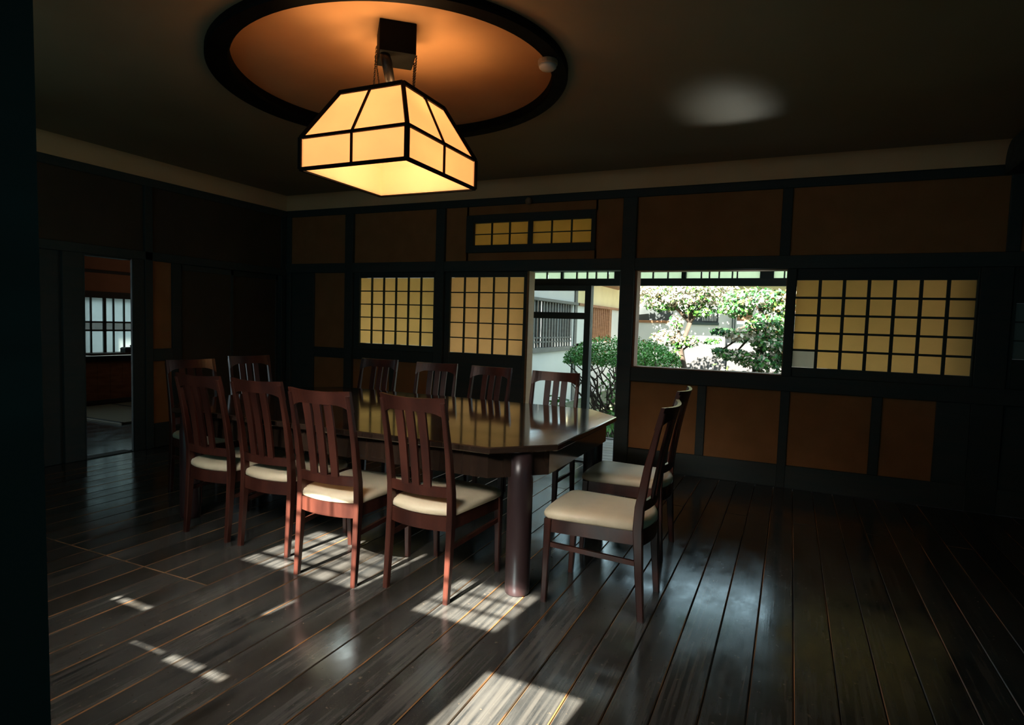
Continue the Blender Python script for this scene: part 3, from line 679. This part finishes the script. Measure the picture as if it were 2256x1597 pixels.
# =================================================================== PENDANT LAMP
LZ = 2.02; k1 = LZ - 1.32
lc = (-2.648 * k1, 3.630 * k1)
lp = empty('pendant_lamp', (lc[0], lc[1], LZ)); tag(lp, 'glowing paper pendant lamp in a dark wooden frame hanging on chains', 'lamp')
bx_, by_ = .415, .505         # half sizes of the lower frame
bx_, by_ = (2.24 + .012 - 1.478) * 0 + .2925 / .68 * k1, .2925 / .68 * k1 * 1.03
zb_, zt_ = .2083 * k1, 1.547 * k1 - k1
tx_, ty_ = .168 * 1.547 * k1, .166 * 1.547 * k1
def lampbar(a, b, w_=.013): return bar('frame_bar', a, b, w_, w_, 'lamp_frame', lp)
C4 = [(-1, -1), (1, -1), (1, 1), (-1, 1)]
for i in range(4):
    a, b = C4[i], C4[(i + 1) % 4]
    lo = lambda c, z: (c[0] * bx_, c[1] * by_, z)
    tp_ = lambda c: (c[0] * tx_, c[1] * ty_, zt_)
    mid = lambda p, q: tuple((p[k] + q[k]) / 2 for k in range(3))
    lampbar(lo(a, 0), lo(b, 0), .015); lampbar(lo(a, zb_), lo(b, zb_)); lampbar(tp_(a), tp_(b), .018)
    lampbar(lo(a, 0), lo(a, zb_), .018); lampbar(lo(a, zb_), tp_(a), .018)
    lampbar(mid(lo(a, 0), lo(b, 0)), mid(lo(a, zb_), lo(b, zb_)), .009); lampbar(mid(lo(a, zb_), lo(b, zb_)), mid(tp_(a), tp_(b)), .009)
    for h in (0, 1):
        p0, p1 = (lo(a, 0), mid(lo(a, 0), lo(b, 0))) if h == 0 else (mid(lo(a, 0), lo(b, 0)), lo(b, 0))
        q0, q1 = (lo(a, zb_), mid(lo(a, zb_), lo(b, zb_))) if h == 0 else (mid(lo(a, zb_), lo(b, zb_)), lo(b, zb_))
        r0, r1 = (tp_(a), mid(tp_(a), tp_(b))) if h == 0 else (mid(tp_(a), tp_(b)), tp_(b))
        for lower, upper in (((p0, p1), (q0, q1)), ((q0, q1), (r0, r1))):
            bm = bmesh.new(); n_ = (Vector(lower[1]) - Vector(lower[0])).cross(Vector(upper[0]) - Vector(lower[0])).normalized() * .0015
            add_loft(bm, [[Vector(p) + n_ for p in (lower[0], lower[1], upper[1], upper[0])], [Vector(p) - n_ for p in (lower[0], lower[1], upper[1], upper[0])]])
            
            cen = sum((Vector(p) for p in (lower[0], lower[1], upper[1], upper[0])), Vector()) / 4; sg = 1 if n_.dot(Vector((cen.x, cen.y, 0))) > 0 else -1
            for v in bm.verts: v.co -= n_.normalized() * sg * .008
            finish('paper_panel', bm, 'lamp_paper', lp)
# bulbs with sockets inside
for s in (-1, 1):
    bm = bmesh.new(); bmesh.ops.create_uvsphere(bm, u_segments=16, v_segments=10, radius=.032, matrix=Matrix.Translation((s * .10, 0, .17))); finish('bulb', bm, 'bulb', lp, smooth=True)
    bm = bmesh.new(); add_lathe(bm, [(.014, .195), (.016, .20), (.016, .245), (.01, .25)], 12, (s * .10, 0)); finish('socket', bm, 'metal', lp)
bar('cross_bar', (-tx_, 0, zt_ - .01), (tx_, 0, zt_ - .01), .014, .014, 'lamp_frame', lp)
for s in (-1, 1): bar('socket_stem', (s * .10, 0, .25), (s * .10, 0, zt_ - .01), .008, .008, 'metal', lp)
# canopy box on the ceiling, turned about 40 degrees
bc = (lc[0] - .003, lc[1] + .02)
def rel(x, y, z): return (x - lc[0], y - lc[1], z - LZ)
ang = math.radians(41); zc0, zc1 = 2.605, 2.756
bm = bmesh.new(); add_box(bm, -.088, .088, -.095, .095, zc0 - LZ, zc1 - LZ, .004, Matrix.Translation(rel(bc[0], bc[1], LZ)) @ Matrix.Rotation(ang, 4, 'Z')); finish('canopy_box', bm, 'lamp_frame', lp)
def link(bm, c, d, a, L_=.013, R_=.004, r=.0016):
    """oval chain link centred at c along d, turned by a"""
    d = d.normalized(); u = d.cross(Vector((.3, 1, 0))).normalized(); v = d.cross(u); e = u * math.cos(a) + v * math.sin(a); pts = []
    for k in range(10): t = 2 * PI * k / 10; pts.append(c + d * math.sin(t) * L_ * .62 + e * math.cos(t) * R_)
    nrm = d.cross(e); rings = []
    for k, p in enumerate(pts):
        tdir = (pts[(k + 1) % 10] - pts[k - 1]).normalized(); s_ = tdir.cross(nrm).normalized()
        rings.append([bm.verts.new(p + (s_ * math.cos(q * PI / 2) + nrm * math.sin(q * PI / 2)) * r) for q in range(4)])
    for k in range(10):
        for q in range(4): bm.faces.new([rings[k][q], rings[k][(q + 1) % 4], rings[(k + 1) % 10][(q + 1) % 4], rings[(k + 1) % 10][q]])
rotv = Matrix.Rotation(ang, 3, 'Z')
for (px_, py_), (qx_, qy_) in (((-.098, -.06), (tx_ * .10, -ty_)), ((-.098, .05), (tx_ * -.02, -ty_ * .55)), ((.098, -.02), (tx_, -ty_ * .50)), ((.098, .07), (tx_ * .8, -ty_ * .25))):
    p = Vector(rel(bc[0], bc[1], zc0 + .03)) + rotv @ Vector((px_, py_, 0)); q = Vector((qx_, qy_, zt_))
    bm = bmesh.new(); d = q - p; n = max(3, int(d.length / .0125))
    for k in range(n): link(bm, p + d * ((k + .5) / n), d, (k % 2) * PI / 2)
    o = finish('chain', bm, 'metal', lp)
# tilted cable cover with brass hook
bm = bmesh.new(); add_tube(bm, [rel(bc[0] - .01, bc[1] - .09, 2.63), rel(bc[0], bc[1] - .075, 2.57), rel(lc[0] + .01, lc[1] - .04, 2.475)], [.020, .026, .022], 12); finish('cable_cover', bm, 'metal', lp, smooth=True)
bm = bmesh.new(); 
for k in range(2): link(bm, Vector(rel(lc[0] + .01, lc[1] - .04, 2.462 - k * .024)), Vector((.2, .1, 1)), k * 1.3, .026, .013, .004)
finish('hook', bm, 'brass', lp)
pl = bpy.data.lights.new('lamp_light', 'POINT'); pl.energy = 6.5; pl.color = (1.0, .60, .30); pl.shadow_soft_size = .09
po = bpy.data.objects.new('lamp_light', pl); COL.objects.link(po); po.parent = lp; po.location = (0, 0, .12)
for s in (-1, 1):     # the two bulbs point upwards
    ul = bpy.data.lights.new('lamp_uplight', 'SPOT'); ul.energy = 9; ul.color = (1.0, .58, .25); ul.spot_size = math.radians(165); ul.spot_blend = .6; ul.shadow_soft_size = .05
    uo = bpy.data.objects.new('lamp_uplight', ul); COL.objects.link(uo); uo.parent = lp; uo.location = (s * .12, 0, .27); uo.rotation_euler = (PI, 0, 0)

# detectors
sd_ = empty('smoke_detector', (-1.235, 3.03, CZ - .04)); tag(sd_, 'white round detector on the ring of the ceiling recess', 'detector')
bm = bmesh.new(); add_lathe(bm, [(.050, 0), (.052, -.004), (.052, -.022), (.048, -.026)], 24); finish('detector_base', bm, 'amber_plastic', sd_)
bm = bmesh.new(); add_lathe(bm, [(.047, -.026), (.045, -.038), (.034, -.048), (0, -.052)], 24); finish('detector_dome', bm, 'white_plastic', sd_, smooth=True)
s2 = empty('smoke_detector', (-2.43, YB - .02, 2.535)); s2.rotation_euler = (math.radians(-50), 0, 0); tag(s2, 'small beige detector on the beam above the transom window', 'detector')
bm = bmesh.new(); add_lathe(bm, [(.030, .02), (.034, .014), (.034, -.004)], 20); finish('detector_base', bm, 'amber_plastic', s2)
bm = bmesh.new(); add_lathe(bm, [(.034, -.004), (.032, -.016), (.022, -.028), (0, -.032)], 20); finish('detector_dome', bm, 'amber_plastic', s2, smooth=True)

# =================================================================== GARDEN
gd = box('ground', -30, 25, YO + .04, 40, -.40, -.32, 'gravel', bev=0); tag(gd, 'garden ground beyond the veranda', kind='structure')
# left wing of the house: wall plane x = -4.3 running away from the viewer
XW = -4.3
wing = empty('house_wing', (XW, 12, -.32)); tag(wing, 'white plastered house wing with slatted windows receding behind the doorway', 'building')
def wbx(name, y0, y1, z0, z1, mat, d0=0., d1=.12, bev=0, par=None):   # d = depth behind the face
    return box(name, -d1, -d0, y0 - 12, y1 - 12, z0 + .32, z1 + .32, mat, par or wing, bev=bev)
wbx('lower_wall', 7.6, 12.62, -.32, .87, 'garden_plaster'); wbx('lower_wall', 12.62, 16.9, -.32, .93, 'garden_plaster')
wbx('upper_wall', 7.6, 12.62, 1.79, 2.10, 'garden_plaster', bev=0); wbx('upper_wall', 12.62, 16.9, 1.79, 2.45, 'frieze')
wbx('pier', 7.6, 8.2, .87, 1.79, 'garden_plaster'); wbx('pier', 12.45, 13.62, .87, 1.79, 'garden_plaster'); wbx('pier', 15.5, 16.9, .93, 1.79, 'garden_plaster')
wbx('corner_post', 12.52, 12.68, -.3, 2.2, 'grey_wood', -.03, .1)
wbx('sill_beam', 8.1, 12.6, .80, .89, 'grey_wood', -.06, .12, .003); wbx('head_beam', 7.6, 12.6, 1.765, 1.82, 'grey_wood', -.08, .12, .003); wbx('head_beam', 12.68, 16.9, 1.765, 1.82, 'brown_wood', -.08, .12, .003)
wbx('window_back', 8.2, 12.45, .87, 1.79, 'brown_wood', .35, .40); wbx('window_back', 13.62, 15.5, .93, 1.79, 'garden_plaster', .35, .40)
wbx('shutter', 10.2, 10.62, .87, 1.79, 'grey_wood', .06, .10); wbx('shutter', 11.2, 12.0, .87, 1.79, 'garden_plaster', .2, .24)
y = 8.25
while y < 12.4: wbx('slat', y, y + .045, .88, 1.77, 'grey_wood', -.01, .03); y += .155
for z in (.98, 1.06): wbx('window_rail', 8.2, 12.45, z, z + .03, 'grey_wood', .0, .025)
y = 13.66
while y < 15.2: wbx('slat', y, y + .055, .94, 1.77, 'brown_wood', -.01, .03); y += .165
wbx('window_post', 15.25, 15.5, .93, 1.79, 'brown_wood', -.02, .1); wbx('window_post', 13.60, 13.68, .93, 1.79, 'brown_wood', -.02, .1)
bm = bmesh.new(); add_loft(bm, [[(.55, -4.6, 2.72), (-.1, -4.6, 2.62), (-.1, -4.6, 2.72), (.55, -4.6, 2.80)], [(.55, 4.1, 2.72), (-.1, 4.1, 2.62), (-.1, 4.1, 2.72), (.55, 4.1, 2.80)]]); finish('eave', bm, 'brown_wood', wing)
# rear range facing the viewer
rr = empty('rear_house', (-1, 17, -.32)); tag(rr, 'pale rear house with dark windows behind the garden trees', 'building')
def rbx(name, x0, x1, z0, z1, mat, y0=17., y1=17.15, bev=0): return box(name, x0 + 1, x1 + 1, y0 - 17, y1 - 17, z0 + .32, z1 + .32, mat, rr, bev=bev)
rbx('lower_wall', -4.13, 4, -.32, 1.50, 'garden_plaster'); rbx('upper_wall', -4.15, 4, 2.20, 2.75, 'frieze'); rbx('pier', -2.98, -2.46, 1.5, 2.2, 'garden_plaster'); rbx('pier', -1.79, -1.33, 1.5, 2.2, 'garden_plaster'); rbx('pier', -.95, 4, 1.5, 2.2, 'garden_plaster')
rbx('window_pane', -4.1, -2.95, 1.52, 2.2, 'glass_dark', 17.06, 17.1); rbx('window_pane', -2.46, -1.79, 1.5, 2.2, 'glass_dark', 17.06, 17.1); rbx('panel', -1.33, -.95, 1.58, 2.2, 'brown_wood', 17.03, 17.1)
rbx('window_frame', -4.15, -2.93, 1.47, 1.54, 'brown_wood', 16.96, 17.1, .005); rbx('window_frame', -2.48, -1.77, 1.45, 1.52, 'dark_wood_h', 16.96, 17.1, .005)
for k in range(9): rbx('slat', -2.20 + k * .042, -2.185 + k * .042, 1.56, 2.0, 'garden_plaster', 17.0, 17.03)
for k in range(2): rbx('drain_pipe', -1.44 + k * .06, -1.41 + k * .06, .9, 2.2, 'dark_wood', 16.9, 16.95)
bm = bmesh.new(); add_loft(bm, [[(-3.1, -.7, 3.0), (-3.1, .6, 3.4), (-3.1, .6, 3.5), (-3.1, -.7, 3.08)], [(6, -.7, 3.0), (6, .6, 3.4), (6, .6, 3.5), (6, -.7, 3.08)]]); finish('roof', bm, 'tile', rr)
# low white garden wall
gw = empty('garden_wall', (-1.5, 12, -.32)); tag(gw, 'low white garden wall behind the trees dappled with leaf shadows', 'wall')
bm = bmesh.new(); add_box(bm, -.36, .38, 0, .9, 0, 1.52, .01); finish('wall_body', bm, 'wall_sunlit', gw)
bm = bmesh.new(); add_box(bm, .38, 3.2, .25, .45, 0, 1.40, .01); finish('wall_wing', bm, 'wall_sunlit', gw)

def leaves(bm, c, rad, n, size, mats, rng, shell=.0, flat=1.0, up=.35):
    """n small folded leaves in an ellipsoid; mats = [(weight, index), ...]"""
    for _ in range(n):
        while True:
            p = Vector((rng.uniform(-1, 1), rng.uniform(-1, 1), rng.uniform(-1, 1)))
            l = p.length
            if l < 1 and l > shell: break
        q = Vector((c[0] + p.x * rad[0], c[1] + p.y * rad[1], c[2] + p.z * rad[2]))
        nrm = (p * .6 + Vector((rng.gauss(0, .5), rng.gauss(0, .5), rng.gauss(0, .4) + up))).normalized()
        a = nrm.cross(Vector((rng.random() - .5, rng.random() - .5, rng.random() - .5))).normalized(); b = nrm.cross(a)
        s = size * rng.uniform(.6, 1.25); w_ = s * .30
        top = p.z * .5 + .5
        v = [bm.verts.new(q - a * s * .5), bm.verts.new(q + b * w_ + nrm * s * .06), bm.verts.new(q + a * s * .5), bm.verts.new(q - b * w_ + nrm * s * .06)]
        f1 = bm.faces.new((v[0], v[1], v[2])); f2 = bm.faces.new((v[0], v[2], v[3]))
        r_ = rng.random(); acc = 0; mi = 0
        for w__, i_ in mats:
            acc += w__
            if r_ < acc: mi = i_; break
        f1.material_index = f2.material_index = mi
LM = ('leaf', 'leaf_dark', 'leaf_glare', 'leaf_gold')
rng = random.Random(11)
# round clipped shrub with bare twisting stems
sh = empty('round_shrub', (-2.12, 8.25, -.32)); tag(sh, 'round clipped shrub with bare twisting stems outside the doorway', 'shrub')
bm = bmesh.new()
def dome(bm, cx, cy, rx, ry, z0, h, n, size, mats):
    for _ in range(n):
        th = rng.uniform(0, 2 * PI); u = rng.random() ** .6; rr_ = rng.uniform(.80, 1.0) if rng.random() < .75 else rng.uniform(.3, .85)
        ph = math.acos(1 - u)        # upper half shell
        p = Vector((math.sin(ph) * math.cos(th) * rx, math.sin(ph) * math.sin(th) * ry, math.cos(ph) * h)) * rr_
        leaves(bm, (cx + p.x, cy + p.y, z0 + p.z), (.02, .02, .02), 1, size, mats, rng)
dome(bm, 0, 0, .82, .65, 1.12, .42, 9000, .036, [(.5, 0), (.46, 1), (.04, 3)])
leaves(bm, (.60, -.3, 1.10), (.30, .2, .12), 450, .034, [(.4, 0), (.1, 1), (.5, 2)], rng)  # pale leaves paint the shrub's bright highlight
o = finish('foliage', bm, ('leaf_shrub', 'leaf', 'leaf_glare', 'leaf_gold'), sh); o['kind'] = 'stuff'
for k in range(22):
    bm = bmesh.new(); th = rng.uniform(0, 2 * PI); r0 = rng.uniform(.02, .30); tgt = Vector((rng.uniform(-.72, .72), rng.uniform(-.45, .45), 1.22)); p = Vector((r0 * math.cos(th) * 1.4, r0 * math.sin(th), 0)); pts = [p.copy()]; N_ = 11
    for i in range(1, N_ + 1):
        t = i / N_; base = Vector((p.x + (tgt.x - p.x) * t ** .8, p.y + (tgt.y - p.y) * t, tgt.z * t))
        pts.append(base + Vector((rng.gauss(0, .045), rng.gauss(0, .04), rng.gauss(0, .012))))
    add_tube(bm, pts, [.021 - .013 * i / N_ for i in range(N_ + 1)], 6)
    for j in (4, 6, 8):
        q = pts[j]; e = q + Vector((rng.uniform(-.28, .28), rng.uniform(-.2, .2), rng.uniform(.18, .34))); mm_ = (q + e) / 2 + Vector((rng.gauss(0, .05), rng.gauss(0, .05), 0))
        add_tube(bm, [q, mm_, e], [.010, .008, .005], 5)
    finish('stem', bm, 'bark', sh, smooth=True)
def leafy(name, loc, n, h, spread, label, group=None, size=.10, mats=((.7, 0), (.3, 1))):
    r = empty(name, loc); tag(r, label, 'plant', group)
    bm = bmesh.new()
    for k in range(n):
        th = rng.uniform(0, 2 * PI); l = rng.uniform(.3, 1)
        tip = Vector((math.cos(th) * spread * l, math.sin(th) * spread * l, h * rng.uniform(.5, 1)))
        add_tube(bm, [(0, 0, 0), tip * .5 + Vector((0, 0, .05)), tip], [.006, .005, .003], 4)
    finish('stem', bm, 'bark', r)
    bm = bmesh.new(); leaves(bm, (0, 0, h * .6), (spread, spread, h * .45), n * 9, size, list(mats), rng); o = finish('foliage', bm, LM, r); o['kind'] = 'stuff'
leafy('leafy_plant', (-2.02, 7.72, -.32), 16, .55, .30, 'low leafy green plant at the foot of the round shrub, nearest the opening')
leafy('leafy_plant', (-2.95, 8.0, -.32), 10, .70, .22, 'sprig of broad leaves seen behind the black silhouetted chair')
leafy('leafy_plant', (-2.35, 9.3, -.32), 22, .95, .5, 'bright green undergrowth seen through the bare stems', mats=((.9, 0), (.1, 2)))
def tree(name, loc, trunk, clusters, label, mats, dens=260, size=.075, tr=.055):
    r = empty(name, loc); tag(r, label, 'tree')
    bm = bmesh.new(); add_tube(bm, trunk, [tr * (1 - .45 * i / (len(trunk) - 1)) for i in range(len(trunk))], 9)
    finish('trunk', bm, 'bark', r, smooth=True)
    top = Vector(trunk[-1]); bm = bmesh.new()
    for c, rad, *_ in clusters:
        cv = Vector(c); st = Vector(trunk[-1 - (len(trunk) > 3 and c[2] < trunk[-1][2])]); mid = (st + cv) / 2 + Vector((0, 0, .10))
        add_tube(bm, [st, mid, cv], [tr * .5, tr * .35, tr * .15], 6)
    finish('branches', bm, 'bark', r, smooth=True)
    bm = bmesh.new()
    for c, rad, mt_ in clusters:
        vol = rad[0] * rad[1] * rad[2]; n = int(dens * (vol ** .67) * 24)
        leaves(bm, c, rad, n, size, mt_ or mats, rng, shell=.35)
    o = finish('foliage', bm, LM, r); o['kind'] = 'stuff'
PB = [(.16, 0), (.06, 1), (.74, 2), (.04, 3)]     # mostly pale leaves, painted for sun glare
GR = [(.72, 0), (.13, 1), (.15, 2)]
DK = [(.22, 0), (.42, 1), (.33, 2), (.03, 3)]  # the pale share paints the white highlights
tree('sunlit_tree', (-1.60, 10.1, -.32), [(0, 0, 0), (-.03, 0, .5), (.05, .05, .95), (-.02, 0, 1.3), (.10, 0, 1.75)],
     [((-.42, 0, 2.10), (.40, .35, .13), PB), ((.05, -.05, 2.16), (.45, .4, .16), PB), ((.50, .05, 2.18), (.30, .3, .18), PB), ((-.55, 0, 2.27), (.35, .3, .10), PB), ((.2, 0, 2.32), (.6, .4, .10), PB),
      ((-.34, .1, 1.98), (.30, .25, .06), GR), ((.22, .1, 1.94), (.32, .3, .10), GR), ((-.12, 0, 1.74), (.13, .2, .14), PB),
      ((-.26, 0, 1.50), (.26, .25, .13), PB), ((.12, 0, 1.47), (.26, .22, .06), PB), ((0, .08, 1.40), (.24, .2, .06), GR), ((-.10, 0, 1.20), (.12, .15, .13), PB), ((.42, .1, 1.46), (.18, .15, .05), GR)],
     'tree with layered foliage, its sun glare painted as pale leaves, in the left half of the garden window', PB, tr=.065)
tree('broadleaf_tree', (-.42, 9.6, -.32), [(0, 0, 0), (.02, .02, .6), (-.04, 0, 1.1), (.05, 0, 1.6), (.0, 0, 1.95)],
     [((-.05, 0, 2.12), (.50, .4, .16), DK), ((.30, 0, 2.05), (.28, .3, .20), [(.3, 0), (.1, 1), (.3, 2), (.3, 3)]), ((-.35, 0, 1.98), (.28, .3, .14), [(.5, 0), (.3, 1), (.2, 2)]),
      ((.12, -.05, 1.75), (.34, .35, .18), DK), ((-.20, -.1, 1.58), (.34, .3, .10), PB), ((.15, -.1, 1.50), (.34, .3, .16), DK), ((-.42, -.1, 1.62), (.28, .2, .055), [(.1, 0), (.9, 1)]),
      ((-.34, -.1, 1.28), (.30, .25, .09), DK), ((.02, -.1, 1.22), (.36, .3, .13), DK), ((.32, 0, 1.30), (.2, .25, .25), DK), ((-.52, -.1, 1.34), (.16, .15, .035), [(.1, 0), (.9, 1)]),
      ((.05, 0, .98), (.34, .3, .10), PB), ((.0, 0, .80), (.38, .3, .10), [(.3, 0), (.2, 1), (.5, 2)])],
     'dense dark green broadleaf tree in the right half of the garden window', DK, tr=.06, dens=380)
leafy('leafy_plant', (-1.02, 10.6, -.32), 26, 1.05, .35, 'pale leafy bush low between the two garden trees', mats=((.2, 0), (.8, 2)))

# tree added behind the wing corner; its hidden crown throws the rear house into shade
tree('added_shade_tree', (-3.75, 14.4, -.32), [(0, 0, 0), (.0, .02, .9), (.05, 0, 1.9), (.2, 0, 2.5), (.5, 0, 3.0)],
     [((.9, 0, 3.45), (1.5, .8, .62), DK), ((2.6, 0, 3.5), (1.6, .8, .62), DK), ((4.2, .2, 3.45), (1.5, .8, .62), DK)],
     'tall dark tree added at the corner between the two buildings to shade the rear house', DK, tr=.10, dens=110, size=.17)
